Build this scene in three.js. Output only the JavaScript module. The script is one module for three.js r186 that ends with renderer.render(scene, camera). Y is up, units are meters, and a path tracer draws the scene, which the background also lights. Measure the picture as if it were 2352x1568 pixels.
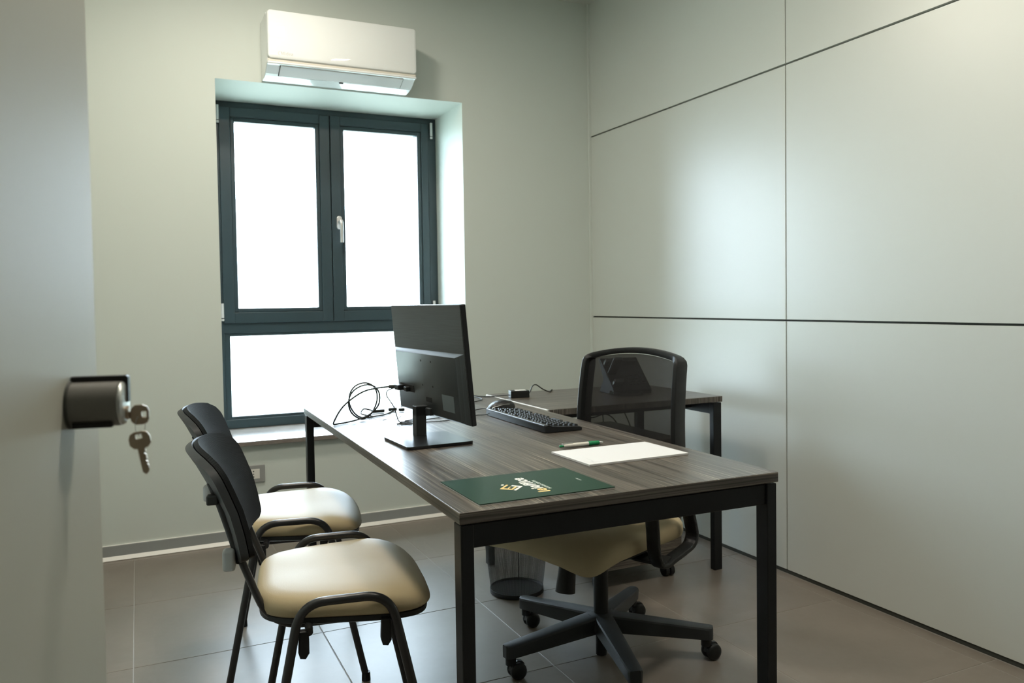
import * as THREE from 'three';
import { RoundedBoxGeometry } from 'three/addons/geometries/RoundedBoxGeometry.js';
import { mergeGeometries, mergeVertices, toCreasedNormals } from 'three/addons/utils/BufferGeometryUtils.js';
import { RectAreaLightUniformsLib } from 'three/addons/lights/RectAreaLightUniformsLib.js';
import { FontLoader } from 'three/addons/loaders/FontLoader.js';
import { TextGeometry } from 'three/addons/geometries/TextGeometry.js';

// ---------------------------------------------------------------- camera, sky, lamps, exposure
const W = 2352, H = 1568, F = 1838.87;
const scene = new THREE.Scene();
const camera = new THREE.PerspectiveCamera(2 * Math.atan(H / 2 / F) * 180 / Math.PI, W / H, 0.05, 400);
camera.position.set(-2.4241, 1.15, 4.0715);
camera.rotation.set(-0.0337, -0.4435, -0.015, 'YXZ');
camera.setViewOffset(W, H, -11.64, 28.64, W, H);
camera.updateProjectionMatrix();
camera.focus = 2.1; camera.userData.fStop = 6.3;     // the door and the far wall lie a little out of focus
scene.add(camera);

const SKY = 22.0;                                   // bright hazy daylight
scene.background = new THREE.Color().setRGB(0.75 * SKY, 0.93 * SKY, 1.07 * SKY);

const renderer = new THREE.WebGLRenderer({ antialias: true });
renderer.toneMapping = THREE.LinearToneMapping;
renderer.toneMappingExposure = 1.0;
renderer.shadowMap.enabled = true;
RectAreaLightUniformsLib.init();
const LAMP = [1.0, 0.91, 0.785], ADDED_HALL_POWER = 5;
const LAMPS = [[-1.92, 1.02, 104], [-.95, 2.85, 98], [-2.05, 2.50, 76]];
const ADDED_HALL_LAMPS = [[-2.0, 5.0, ADDED_HALL_POWER]];  // unseen corridor lamp, added so the space behind the camera is not dark
const CEIL = 2.8685;

// ---------------------------------------------------------------- helpers
let seed = 7;
const rnd = () => { seed = (seed * 1664525 + 1013904223) >>> 0; return seed / 4294967296; };
const C = (hex) => new THREE.Color(hex);
const L = (r, g, b) => new THREE.Color().setRGB(r, g, b);
function mat(color, roughness, extra = {}) {
  return new THREE.MeshStandardMaterial({ color, roughness, metalness: 0, ...extra });
}
const used = {};
function numbered(name) {
  const n = used[name] = (used[name] ?? -1) + 1;
  return n ? `${name}_${String(n).padStart(3, '0')}` : name;
}
function shade(o) { o.traverse((m) => { if (m.isMesh) { m.castShadow = true; m.receiveShadow = true; } }); return o; }
function geo(g) {
  if (!Array.isArray(g)) return g;
  const list = g.map((x) => { const y = x.index ? x.toNonIndexed() : x; for (const k of Object.keys(y.attributes)) if (!['position', 'normal', 'uv'].includes(k)) y.deleteAttribute(k); if (!y.attributes.uv) y.setAttribute('uv', new THREE.BufferAttribute(new Float32Array(y.attributes.position.count * 2), 2)); return y; });
  return mergeGeometries(list);
}
function thing(name, label, category, [x, y, z] = [0, 0, 0], turn = 0, group) {
  const o = new THREE.Group(); o.name = numbered(name); o.position.set(x, y, z); o.rotation.y = turn;
  o.userData = { label, category }; if (group) o.userData.group = group;
  scene.add(o); return o;
}
function part(name, g, m, parent, label) {
  const o = new THREE.Mesh(geo(g), m); o.name = name; if (label) o.userData.label = label;
  parent.add(o); return shade(o);
}
function struct(name, g, m, label) {
  const o = g ? new THREE.Mesh(geo(g), m) : new THREE.Group();
  o.name = name; o.userData = { kind: 'structure' }; if (label) o.userData.label = label;
  scene.add(o); return shade(o);
}
function boxUV(g, s = 1) {               // uv in metres from the position, by the dominant normal
  if (g.index) g = g.toNonIndexed();
  const P = g.attributes.position, N = g.attributes.normal, uv = new Float32Array(P.count * 2);
  for (let i = 0; i < P.count; i++) {
    const n = [Math.abs(N.getX(i)), Math.abs(N.getY(i)), Math.abs(N.getZ(i))];
    const x = P.getX(i), y = P.getY(i), z = P.getZ(i);
    const [u, v] = n[1] >= n[0] && n[1] >= n[2] ? [x, z] : n[0] >= n[2] ? [y, z] : [y, x];
    uv[2 * i] = u * s; uv[2 * i + 1] = v * s;
  }
  g.setAttribute('uv', new THREE.BufferAttribute(uv, 2)); return g;
}
function bx(x0, x1, y0, y1, z0, z1, r = 0) {
  const w = x1 - x0, h = y1 - y0, d = z1 - z0;
  const g = r ? new RoundedBoxGeometry(w, h, d, 2, Math.min(r, w / 2.01, h / 2.01, d / 2.01)) : new THREE.BoxGeometry(w, h, d);
  g.translate((x0 + x1) / 2, (y0 + y1) / 2, (z0 + z1) / 2); return boxUV(g);
}
const V = (a) => new THREE.Vector3(...a);
// polyline with rounded corners -> dense point list
function fillet(pts, r) {
  const out = [V(pts[0])];
  for (let i = 1; i < pts.length - 1; i++) {
    const a = V(pts[i - 1]), b = V(pts[i]), c = V(pts[i + 1]), rr = Array.isArray(r) ? r[i - 1] : r;
    const u = a.clone().sub(b), w = c.clone().sub(b), d = Math.min(rr, u.length() * .49, w.length() * .49);
    const p = b.clone().addScaledVector(u.normalize(), d), q = b.clone().addScaledVector(w.normalize(), d);
    for (let k = 0; k <= 10; k++) { const t = k / 10; out.push(p.clone().multiplyScalar((1 - t) ** 2).addScaledVector(b, 2 * t * (1 - t)).addScaledVector(q, t * t)); }
  }
  out.push(V(pts[pts.length - 1])); return out;
}
function spline(pts, n = 60) { return new THREE.CatmullRomCurve3(pts.map(V), false, 'centripetal').getPoints(n); }
// sweep an elliptical (or given) profile along points; flat[0] along "side" direction, flat[1] along the other
function sweep(pts, ru, rv = ru, seg = 10, side0 = null, profile = null) {
  const n = pts.length, pos = [], idx = [], uv = [];
  const prof = profile ?? Array.from({ length: seg }, (_, k) => { const a = k / seg * Math.PI * 2; return [Math.cos(a) * ru, Math.sin(a) * rv]; });
  const m = prof.length; let side = side0 ? V(side0) : null, len = 0;
  const T = pts.map((p, i) => pts[Math.min(i + 1, n - 1)].clone().sub(pts[Math.max(i - 1, 0)]).normalize());
  for (let i = 0; i < n; i++) {
    if (!side) side = Math.abs(T[0].y) < .9 ? new THREE.Vector3(0, 1, 0) : new THREE.Vector3(1, 0, 0);
    side = side.clone().addScaledVector(T[i], -side.dot(T[i])).normalize();
    const up = new THREE.Vector3().crossVectors(T[i], side);
    if (i) len += pts[i].distanceTo(pts[i - 1]);
    for (let k = 0; k < m; k++) { const [a, b] = prof[k]; const q = pts[i].clone().addScaledVector(side, a).addScaledVector(up, b); pos.push(q.x, q.y, q.z); uv.push(k / m * .06, len); }
  }
  for (let i = 0; i < n - 1; i++) for (let k = 0; k < m; k++) {
    const a = i * m + k, b = i * m + (k + 1) % m, c = a + m, d = b + m; idx.push(a, b, c, b, d, c);
  }
  for (const [e, f] of [[0, 1], [n - 1, 0]]) {          // caps
    const c0 = pos.length / 3, c = pts[e]; pos.push(c.x, c.y, c.z); uv.push(0, 0);
    for (let k = 0; k < m; k++) { const q = e * m + k; pos.push(pos[q * 3], pos[q * 3 + 1], pos[q * 3 + 2]); uv.push(0, 0); }
    for (let k = 0; k < m; k++) { const a = c0 + 1 + k, b = c0 + 1 + (k + 1) % m; f ? idx.push(c0, b, a) : idx.push(c0, a, b); }
  }
  const g = new THREE.BufferGeometry();
  g.setAttribute('position', new THREE.Float32BufferAttribute(pos, 3)); g.setAttribute('uv', new THREE.Float32BufferAttribute(uv, 2)); g.setIndex(idx);
  g.computeVertexNormals(); return g;
}
const tube = (pts, r, seg = 10) => sweep(pts, r, r, seg);
// closed shell of a grid surface f(s,t)->[x,y,z] given thickness along normal: front at offset a, back at offset b
function slab(f, ns, nt, a, b) {
  const pos = [], idx = [], uv = []; const at = (s, t) => V(f(s, t)), e = 1e-3;
  const P = [];
  for (let j = 0; j <= nt; j++) for (let i = 0; i <= ns; i++) {
    const s = i / ns, t = j / nt, p = at(s, t);
    const du = at(Math.min(s + e, 1), t).sub(at(Math.max(s - e, 0), t)), dv = at(s, Math.min(t + e, 1)).sub(at(s, Math.max(t - e, 0)));
    const nn = du.cross(dv).normalize(); P.push([p, nn, s, t]);
  }
  const layer = (off) => { const b0 = pos.length / 3; for (const [p, nn, s, t] of P) { const q = p.clone().addScaledVector(nn, off); pos.push(q.x, q.y, q.z); uv.push(s * .42, t * .26); } return b0; };
  const w = ns + 1, A = layer(a), B = layer(b);
  for (let j = 0; j < nt; j++) for (let i = 0; i < ns; i++) {
    const q = j * w + i; idx.push(A + q, A + q + 1, A + q + w, A + q + 1, A + q + w + 1, A + q + w);
    idx.push(B + q, B + q + w, B + q + 1, B + q + 1, B + q + w, B + q + w + 1);
  }
  const rim = []; for (let i = 0; i < ns; i++) rim.push(i); for (let j = 0; j < nt; j++) rim.push(j * w + ns); for (let i = ns; i > 0; i--) rim.push(nt * w + i); for (let j = nt; j > 0; j--) rim.push(j * w);
  for (let k = 0; k < rim.length; k++) { const p = rim[k], q = rim[(k + 1) % rim.length]; idx.push(A + p, B + p, A + q, A + q, B + p, B + q); }
  let g = new THREE.BufferGeometry();
  g.setAttribute('position', new THREE.Float32BufferAttribute(pos, 3)); g.setAttribute('uv', new THREE.Float32BufferAttribute(uv, 2)); g.setIndex(idx);
  return toCreasedNormals(g, .7);
}
// stack of closed outlines joined into a skin; rings: arrays of [x,y,z] of equal length
function rings(list, capA = true, capB = true, crease = 1.0) {
  const m = list[0].length, pos = [], idx = [], uv = [];
  list.forEach((r) => r.forEach((q) => { pos.push(...q); uv.push(q[0], q[2]); }));
  for (let i = 0; i < list.length - 1; i++) for (let k = 0; k < m; k++) { const a = i * m + k, b = i * m + (k + 1) % m; idx.push(a, b, a + m, b, b + m, a + m); }
  const cap = (i, flip) => { const c = pos.length / 3, r = list[i]; const s = r.reduce((t, q) => [t[0] + q[0] / m, t[1] + q[1] / m, t[2] + q[2] / m], [0, 0, 0]); pos.push(...s); uv.push(s[0], s[2]); for (let k = 0; k < m; k++) { const a = i * m + k, b = i * m + (k + 1) % m; flip ? idx.push(c, b, a) : idx.push(c, a, b); } };
  if (capA) cap(0, true); if (capB) cap(list.length - 1, false);
  const g = new THREE.BufferGeometry();
  g.setAttribute('position', new THREE.Float32BufferAttribute(pos, 3)); g.setAttribute('uv', new THREE.Float32BufferAttribute(uv, 2)); g.setIndex(idx);
  return toCreasedNormals(g, crease);
}
function extrude(pts, depth, bevel = 0, holes = []) {
  const s = new THREE.Shape(pts.map((q) => new THREE.Vector2(...q)));
  for (const h of holes) s.holes.push(new THREE.Path(h.map((q) => new THREE.Vector2(...q))));
  return new THREE.ExtrudeGeometry(s, { depth, bevelEnabled: bevel > 0, bevelThickness: bevel, bevelSize: bevel, bevelOffset: -bevel, bevelSegments: 2, curveSegments: 8 });
}
function roundRect(x0, x1, y0, y1, r, n = 6) {
  const out = []; for (const [cx, cy, a0] of [[x1 - r, y1 - r, 0], [x0 + r, y1 - r, 1], [x0 + r, y0 + r, 2], [x1 - r, y0 + r, 3]])
    for (let k = 0; k <= n; k++) { const a = (a0 + k / n) * Math.PI / 2; out.push([cx + r * Math.cos(a), cy + r * Math.sin(a)]); }
  return out;
}
function lathe(pts, seg = 32) { return new THREE.LatheGeometry(pts.map((q) => new THREE.Vector2(...q)), seg); }
function cyl(r, h, seg = 24, r2 = r) { return new THREE.CylinderGeometry(r2, r, h, seg); }
// ---------------------------------------------------------------- procedural textures
function noise1(n, s) { const a = Array.from({ length: n }, () => rnd()); return (x) => { x *= s; const i = Math.floor(x), f = x - i, u = f * f * (3 - 2 * f); return a[((i % n) + n) % n] * (1 - u) + a[(((i + 1) % n) + n) % n] * u; }; }
function noise2(n) {
  const a = new Float32Array(n * n); for (let i = 0; i < n * n; i++) a[i] = rnd();
  const at = (i, j) => a[(((i % n) + n) % n) * n + (((j % n) + n) % n)];
  return (x, y) => { const i = Math.floor(x), j = Math.floor(y), f = x - i, g = y - j, u = f * f * (3 - 2 * f), v = g * g * (3 - 2 * g); return (at(i, j) * (1 - u) + at(i + 1, j) * u) * (1 - v) + (at(i, j + 1) * (1 - u) + at(i + 1, j + 1) * u) * v; };
}
function dataTex(w, h, fn, metres, srgb = true) {
  const d = new Uint8Array(w * h * 4);
  for (let y = 0; y < h; y++) for (let x = 0; x < w; x++) { const c = fn(x / w, y / h); const k = (y * w + x) * 4; d[k] = c[0] * 255; d[k + 1] = c[1] * 255; d[k + 2] = c[2] * 255; d[k + 3] = 255; }
  const t = new THREE.DataTexture(d, w, h); t.wrapS = t.wrapT = THREE.RepeatWrapping; t.magFilter = THREE.LinearFilter; t.minFilter = THREE.LinearFilter;
  if (srgb) t.colorSpace = THREE.SRGBColorSpace; t.repeat.set(1 / metres[0], 1 / metres[1]); t.needsUpdate = true; return t;
}
const cl = (x) => Math.min(1, Math.max(0, x));
// dark grey-brown wood print, grain along v
const nA = noise2(64), nB = noise2(256), nC = noise2(512);
const woodTex = dataTex(2048, 512, (u, v) => {
  const wob = .02 * nA(u * 8, v * 4) + .006 * nA(u * 30, v * 16);
  const x = u + wob * .25;
  let s = .18 * nB(x * 48, v * 3) + .42 * nC(x * 210, v * 3 + 3) + .40 * nC(x * 500, v * 6);
  s = cl((s - .28) * 2.2);
  const light = Math.pow(nC(x * 330 + 9, v * 2 + 40), 7) * 1.5;
  const k = .62 + .52 * s;
  return [cl(.352 * k + .25 * light), cl(.330 * k + .24 * light), cl(.302 * k + .215 * light)];
}, [.8, .8]);
const tileTones = [0, 1, 2].map((q) => dataTex(256, 256, (u, v) => {
  const s = .5 * nA(u * 8 + q * 7, v * 8) + .3 * nB(u * 32 + q, v * 32) + .2 * nB(u * 96, v * 96 + q);
  const k = .97 + .07 * (s - .5) + .012 * (q - 1); return [.505 * k, .475 * k, .438 * k];
}, [.6, .6]));
const stripes = dataTex(8, 512, (u, v) => { const s = .5 + .5 * Math.sin(v * 2 * Math.PI * 48); return [s, s, s]; }, [.1, .1], false);
const leatherBump = dataTex(256, 256, (u, v) => { const s = .5 * nB(u * 128, v * 128) + .5 * nB(u * 64 + 9, v * 64); return [s, s, s]; }, [.12, .12], false);
const stoneTex = dataTex(512, 256, (u, v) => {
  const w = nA(u * 10, v * 5) * .5 + nB(u * 60, v * 30) * .2; const vein = Math.pow(1 - Math.abs(2 * nA(u * 9 + w * 2, v * 6 + u * 12) - 1), 22);
  const k = .8 + .35 * w; return [cl(.53 * k + .05 * vein), cl(.50 * k + .05 * vein), cl(.47 * k + .05 * vein)];
}, [.9, .45]);
const brushed = dataTex(256, 256, (u, v) => { const s = nC(u * 256, v * 4); const k = .80 + .36 * s; return [.185 * k, .20 * k, .205 * k]; }, [.3, .3]);

const wires = dataTex(1024, 64, (u, v) => { const s = Math.max(Math.pow(Math.abs(Math.sin(u * Math.PI * 150)), 3), .35 * Math.pow(Math.abs(Math.sin(v * Math.PI * 30)), 4)); const k = .30 + .55 * s; return [k, k, k]; }, [1, 1], false);

// ---------------------------------------------------------------- materials
const M = {
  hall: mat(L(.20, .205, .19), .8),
  wall: mat(L(.60, .65, .605), .62),
  outerWall: mat(L(.16, .17, .16), .8),
  reveal: mat(L(.66, .67, .63), .6),
  panel: new THREE.MeshPhysicalMaterial({ color: L(.57, .60, .56), roughness: .37, ior: 1.95 }),
  gap: mat(L(.045, .05, .042), .6),
  ceiling: mat(L(.62, .64, .60), .9),
  grout: mat(L(.30, .285, .255), .7),
  base: mat(L(.30, .32, .31), .42),
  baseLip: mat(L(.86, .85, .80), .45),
  frame: mat(L(.036, .060, .071), .34),
  gasket: mat(L(.012, .016, .018), .5),
  glass: new THREE.MeshPhysicalMaterial({ color: 0xffffff, roughness: 0, transmission: 1, thickness: 0, ior: 1.45 }),
  stone: mat(0xffffff, .16, { map: stoneTex }),
  whitePlastic: new THREE.MeshPhysicalMaterial({ color: L(.76, .79, .78), roughness: .6, clearcoat: 1, clearcoatRoughness: .015 }),
  whiteSatin: new THREE.MeshPhysicalMaterial({ color: L(.78, .80, .80), roughness: .4, clearcoat: 1, clearcoatRoughness: .03 }),
  greyPlastic: mat(L(.42, .45, .46), .35),
  chrome: mat(L(.72, .73, .72), .28, { metalness: 1 }),
  steelHandle: mat(L(.70, .69, .68), .35, { metalness: .6 }),
  wood: mat(0xffffff, .33, { map: woodTex }),
  blackSteel: new THREE.MeshPhysicalMaterial({ color: L(.009, .0105, .012), roughness: .42, specularIntensity: .55 }),
  tube: mat(L(.018, .019, .020), .30),
  blackPlastic: new THREE.MeshPhysicalMaterial({ color: L(.012, .0135, .0145), roughness: .46, specularIntensity: .6 }),
  darkPlastic: new THREE.MeshPhysicalMaterial({ color: L(.030, .034, .036), roughness: .45, specularIntensity: .7 }),
  meshFront: new THREE.MeshPhysicalMaterial({ color: L(.012, .014, .015), roughness: .8, specularIntensity: .28, bumpMap: stripes, bumpScale: .0005 }),
  leather: new THREE.MeshPhysicalMaterial({ color: L(.42, .345, .21), roughness: .48, specularIntensity: .34, bumpMap: leatherBump, bumpScale: .00012 }),
  netting: mat(L(.010, .011, .012), .9, { transparent: true, opacity: .63 }),
  basketNet: mat(L(.020, .025, .028), .6, { transparent: true, opacity: .95, alphaMap: wires }),
  monitorBack: mat(0xffffff, .32, { map: brushed }),
  monitorEdge: new THREE.MeshPhysicalMaterial({ color: L(.010, .011, .012), roughness: .28, specularIntensity: .7 }),
  screen: mat(L(.01, .01, .012), .2),
  sticker: mat(L(.10, .12, .125), .5),
  paper: mat(L(.68, .69, .69), .75),
  cable: mat(L(.014, .018, .017), .45),
  cableThin: mat(L(.02, .024, .024), .5),
  keyCap: mat(L(.016, .018, .020), .40),
  kbRim: mat(L(.05, .06, .068), .28),
  door: new THREE.MeshPhysicalMaterial({ color: L(.40, .405, .345), roughness: .52, specularIntensity: .8 }),
  handleMetal: mat(L(.16, .16, .145), .45),
  handleCap: mat(L(.55, .58, .56), .35, { metalness: .7 }),
  keyMetal: mat(L(.42, .34, .26), .35, { metalness: .85 }),
  socketPlate: mat(L(.30, .31, .30), .45),
  socketWhite: mat(L(.74, .72, .66), .45),
  hole: mat(L(.005, .005, .005), .8),
  green: mat(L(.0, .22, .075), .45),
  penWhite: mat(L(.70, .69, .62), .35),
  ground: mat(L(.30, .32, .27), .9),
  outer: mat(L(.6, .6, .58), .9),
};

// ================================================================ THE SETTING
const RW = -2.75, FZ = 3.80;                              // left wall, front wall (inner faces)
// window wall: opening x -2.057..-0.800, y 0.4955..2.2322, 0.50 deep
const WX0 = -2.0569, WX1 = -.8002, WY0 = .4955, WY1 = 2.2322, FR = -.43, TH = -.52;
struct('wall_back', [bx(RW - .2, WX0, -.1, CEIL + .1, TH, 0), bx(WX1, .25, -.1, CEIL + .1, TH, 0), bx(WX0, WX1, WY1, CEIL + .1, TH, 0), bx(WX0, WX1, -.1, WY0 - .022, TH, 0)], M.wall);
struct('wall_back_outer', [bx(RW - .2, WX0 + .02, -.1, CEIL + .1, -.80, TH), bx(WX1 - .02, .25, -.1, CEIL + .1, -.80, TH), bx(WX0 + .02, WX1 - .02, WY1 - .01, CEIL + .1, -.80, TH), bx(WX0 + .02, WX1 - .02, -.1, WY0 - .03, -.80, TH)], M.outerWall);
struct('wall_left', bx(RW - .2, RW, -.1, CEIL + .1, 0, FZ + .12), M.wall);
// front wall with the doorway the camera stands in
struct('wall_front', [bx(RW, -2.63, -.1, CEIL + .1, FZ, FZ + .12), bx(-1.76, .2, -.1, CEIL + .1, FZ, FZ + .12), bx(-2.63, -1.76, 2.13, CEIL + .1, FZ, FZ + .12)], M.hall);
struct('ceiling', bx(RW - .2, .25, CEIL, CEIL + .1, TH, FZ + .12), M.ceiling);
// corridor behind the camera
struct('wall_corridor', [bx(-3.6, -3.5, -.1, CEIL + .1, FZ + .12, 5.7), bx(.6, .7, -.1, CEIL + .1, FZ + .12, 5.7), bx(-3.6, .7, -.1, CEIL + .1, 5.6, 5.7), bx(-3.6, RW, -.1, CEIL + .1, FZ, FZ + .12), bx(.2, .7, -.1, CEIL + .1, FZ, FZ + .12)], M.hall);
struct('ceiling_corridor', bx(-3.6, .7, CEIL, CEIL + .1, FZ + .12, 5.7), M.ceiling);
struct('floor_corridor', bx(-3.6, .7, -.1, 0, FZ + .12, 5.7), M.grout);

// floor of 60 x 60 porcelain tiles
{
  const floor = struct('floor'); part('grout_bed', bx(RW - .05, .2, -.1, -.0012, -.05, FZ + .12), M.grout, floor);
  const tm = tileTones.map((t) => mat(0xffffff, .36, { map: t })), g = .0016;
  for (let i = -1; i < 5; i++) for (let j = -1; j < 7; j++) {
    const x1 = Math.min(-.0633 - .6 * i - g, .0), x0 = Math.max(-.0633 - .6 * (i + 1) + g, RW), z0 = Math.max(.0633 + .6 * j + g, 0), z1 = Math.min(.0633 + .6 * (j + 1) - g, FZ + .12);
    if (x1 - x0 < .01 || z1 - z0 < .01) continue;
    part('floor_tile', bx(x0, x1, -.009, 0, z0, z1, .0012), tm[Math.floor(rnd() * 3)], floor);
  }
}
// right wall: large wall panels with open dark joints
{
  const wall = struct('wall_right'); part('backing', bx(.018, .2, -.1, CEIL + .1, TH + .5, FZ + .12), M.gap, wall);
  const ys = [.018, 1.0574, 2.1045, CEIL], zs = [.014, 1.5622, 3.1104, FZ + .1], g = .004;
  for (let j = 0; j < 3; j++) for (let i = 0; i < 3; i++)
    part('wall_panel', bx(0, .02, ys[j] + (j ? g : 0), ys[j + 1] - (j < 2 ? g : 0), zs[i] + (i ? g * .75 : 0), zs[i + 1] - g * .75, .0008), M.panel, wall);
  part('skirting', bx(.006, .03, 0, .0165, .0, FZ), M.gap, wall);
}
struct('trim_1', bx(-.014, .004, 0, CEIL, 0, .014, .002), M.wall);             // corner strip
{
  const b = struct('baseboard_back');
  part('board', bx(RW, -.0, .0, .0665, 0, .011, .002), M.base, b);
  part('top_edge', bx(RW, -.0, .0655, .0680, 0, .0085), M.baseLip, b);
  part('floor_seal', extrude([[0, .001], [.024, .001], [.0245, .003], [.011, .0185], [0, .0185]], -RW).rotateY(-Math.PI / 2).scale(1, 1, 1), M.baseLip, b);
}
struct('baseboard_left', bx(RW, RW + .011, 0, .0665, 0, FZ, .002), M.base);
// window sill of polished stone
struct('window_sill', bx(WX0 - .0, WX1, WY0 - .022, WY0, FR - .02, .038, .002), M.stone);
struct('window_sill_outer', bx(WX0 + .02, WX1 - .02, WY0 - .03, WY0 + .004, -.82, FR - .06), M.stone);
// window
{
  const w = struct('window_1'); const d0 = FR - .07, d1 = FR;
  const outerFrame = [[WX0, WX0 + .052, WY0, WY1], [WX1 - .052, WX1, WY0, WY1]];
  const fr = [];
  for (const [a, b, c, d] of outerFrame) fr.push(bx(a, b, c, d, d0, d1, .003));
  fr.push(bx(WX0 + .05, WX1 - .05, WY1 - .038, WY1, d0, d1, .003), bx(WX0 + .05, WX1 - .05, WY0, WY0 + .048, d0, d1, .003), bx(WX0 + .05, WX1 - .05, 1.005, 1.064, d0, d1, .003));
  part('window_frame', fr, M.frame, w);
  // glazing beads of the fixed lower light
  const lx0 = WX0 + .05, lx1 = WX1 - .05, ly0 = WY0 + .046, ly1 = 1.007;
  part('glazing_bead', [bx(lx0, lx0 + .032, ly0, ly1, d0 + .012, d1 - .008, .004), bx(lx1 - .032, lx1, ly0, ly1, d0 + .012, d1 - .008, .004), bx(lx0 + .03, lx1 - .03, ly1 - .018, ly1, d0 + .012, d1 - .008, .004), bx(lx0 + .03, lx1 - .03, ly0, ly0 + .018, d0 + .012, d1 - .008, .004)], M.frame, w);
  part('pane', bx(lx0 + .02, lx1 - .02, ly0 + .01, ly1 - .01, FR - .047, FR - .041), M.glass, w);
  // two casements, standing 14 mm proud
  const mid = -1.4260, sy0 = 1.0585, sy1 = 2.2010, sx0 = -2.0070, sx1 = -.8510;
  for (const [a, b, gl0, gl1, hx] of [[sx0, mid - .0022, -1.929, -1.5065, sx0], [mid + .0022, sx1, -1.3460, -.9170, sx1]]) {
    const s = [], p0 = FR - .05, p1 = FR + .014, gy0 = 1.1385, gy1 = 2.1270, bd = .022;
    s.push(bx(a, gl0 - bd, sy0, sy1, p0, p1, .004), bx(gl1 + bd, b, sy0, sy1, p0, p1, .004), bx(gl0 - bd - .001, gl1 + bd + .001, sy0, gy0 - bd, p0, p1, .004), bx(gl0 - bd - .001, gl1 + bd + .001, gy1 + bd, sy1, p0, p1, .004));
    const sash = part('sash', s, M.frame, w);
    const q1 = FR + .006;
    part('glazing_bead', [bx(gl0 - bd - .002, gl0, gy0 - bd, gy1 + bd, p0 + .01, q1, .006), bx(gl1, gl1 + bd + .002, gy0 - bd, gy1 + bd, p0 + .01, q1, .006), bx(gl0 - .004, gl1 + .004, gy0 - bd - .002, gy0, p0 + .01, q1, .006), bx(gl0 - .004, gl1 + .004, gy1, gy1 + bd + .002, p0 + .01, q1, .006)], M.frame, sash);
    part('pane', bx(gl0 - .01, gl1 + .01, gy0 - .01, gy1 + .01, FR - .034, FR - .028), M.glass, sash);
    const side = hx === sx0 ? -1 : 1;
    for (const [h0, h1] of [[2.115, 2.206], [1.075, 1.165]]) {
      const hg = [cyl(.008, h1 - h0 - .014, 12).translate(hx + side * (side > 0 ? .019 : .006), (h0 + h1) / 2 + .007, FR + .0155), cyl(.008, .011, 12).translate(hx + side * (side > 0 ? .019 : .006), h0 + .0035, FR + .0155)];
      part('hinge', hg, M.whiteSatin, sash);
    }
    if (side > 0) {
      const ch = mid + .041;
      const hg = [extrude(roundRect(ch - .0145, ch + .0145, 1.570, 1.645, .0145), .010, .002).translate(0, 0, p1), cyl(.0105, .05, 20).rotateX(Math.PI / 2).translate(ch, 1.612, p1 + .03)];
      hg.push(sweep(spline([[ch, 1.618, p1 + .050], [ch + .001, 1.600, p1 + .056], [ch + .002, 1.56, p1 + .054], [ch + .003, 1.495, p1 + .050]], 20), .0095, .0065, 14, [1, 0, 0]));
      part('window_handle', hg, M.steelHandle, sash, 'brushed silver lever handle');
    }
  }
  part('gasket', [bx(mid - .004, mid + .004, sy0, sy1, FR - .05, FR - .002)], M.gasket, w);
}
// ground outside, pale and sunlit far below the sills
struct('ground_outside', bx(-60, 60, -.45, -.25, -90, -.8), M.ground);

// round ceiling lamps, each with its own light; the corridor one is added
for (const [list, cat] of [[LAMPS, 'round flush ceiling lamp in the office'], [ADDED_HALL_LAMPS, 'unseen round ceiling lamp added in the corridor behind the doorway']]) list.forEach(([x, z, pw], i) => {
  const t = thing('ceiling_lamp', `${cat}${list.length > 1 ? [', the one nearest the window', ', the one nearest the panelled wall', ', the one above the open door'][i] : ''}`, 'ceiling lamp', [x, CEIL, z]);
  part('rim', lathe([[.150, 0], [.158, -.004], [.158, -.026], [.150, -.030], [.146, -.026], [.146, 0]], 40), M.whiteSatin, t);
  const glow = new THREE.MeshStandardMaterial({ color: 0x000000, emissive: L(...LAMP), emissiveIntensity: 3, roughness: .5 });
  part('diffuser', cyl(.146, .02, 40).translate(0, -.016, 0), glow, t);
  const light = new THREE.RectAreaLight(L(...LAMP), pw, .26, .26); light.position.set(x, CEIL - .034, z); light.lookAt(x, 0, z); light.castShadow = true; scene.add(light);
});

// ================================================================ DOOR, LOCK AND KEYS
const DP = new THREE.Vector3(-2.48881, 1.0505, 3.12867), DT = Math.atan2(.1908, .9816);   // handle axis on the door face; door swings DT past square
{
  const d = struct('door_1'); d.position.set(DP.x, 0, DP.z); d.rotation.y = -DT;    // local: +x out of the face, -z to the free edge
  const z0 = -.113, z1 = .70;
  part('door_leaf', bx(-.042, 0, .008, 2.1, z0, z1, .0025), M.door, d);
  part('door_edge_strip', bx(-.040, -.002, .008, 2.1, z0 - .0012, z0), M.handleCap, d);
  const h = part('door_handle', [cyl(.0232, .047, 40).rotateZ(Math.PI / 2).translate(.0245, DP.y, 0)], M.handleMetal, d, 'dark grey cylindrical handle');
  part('handle_rose', cyl(.0245, .003, 40).rotateZ(Math.PI / 2).translate(.0015, DP.y, 0), M.gap, h);
  part('end_cap', lathe([[0, 0], [.0180, 0], [.0215, -.001], [.0228, -.0035], [.0228, -.006], [0, -.006]], 36).rotateZ(-Math.PI / 2).translate(.0535, DP.y, 0), M.handleCap, h, 'bright metal end ring');
  part('lever_blade', extrude([[.001, .018], [.001, .0288], [.0535, .0288], [.0555, .0270], [.0555, .0008], [.0490, .0008], [.0490, .0215], [.0470, .0225], [.0470, .018]], .010, .0006).translate(0, DP.y, -.012), M.blackPlastic, h, 'black angled blade');
  part('slot', bx(.006, .043, DP.y - .0226, DP.y - .0165, .0100, .0182), M.hole, h);
  part('keyhole_plug', cyl(.007, .004, 20).rotateZ(Math.PI / 2).translate(.0545, DP.y - .0102, 0), M.keyMetal, h);
  d.updateMatrixWorld(true);
}
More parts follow.
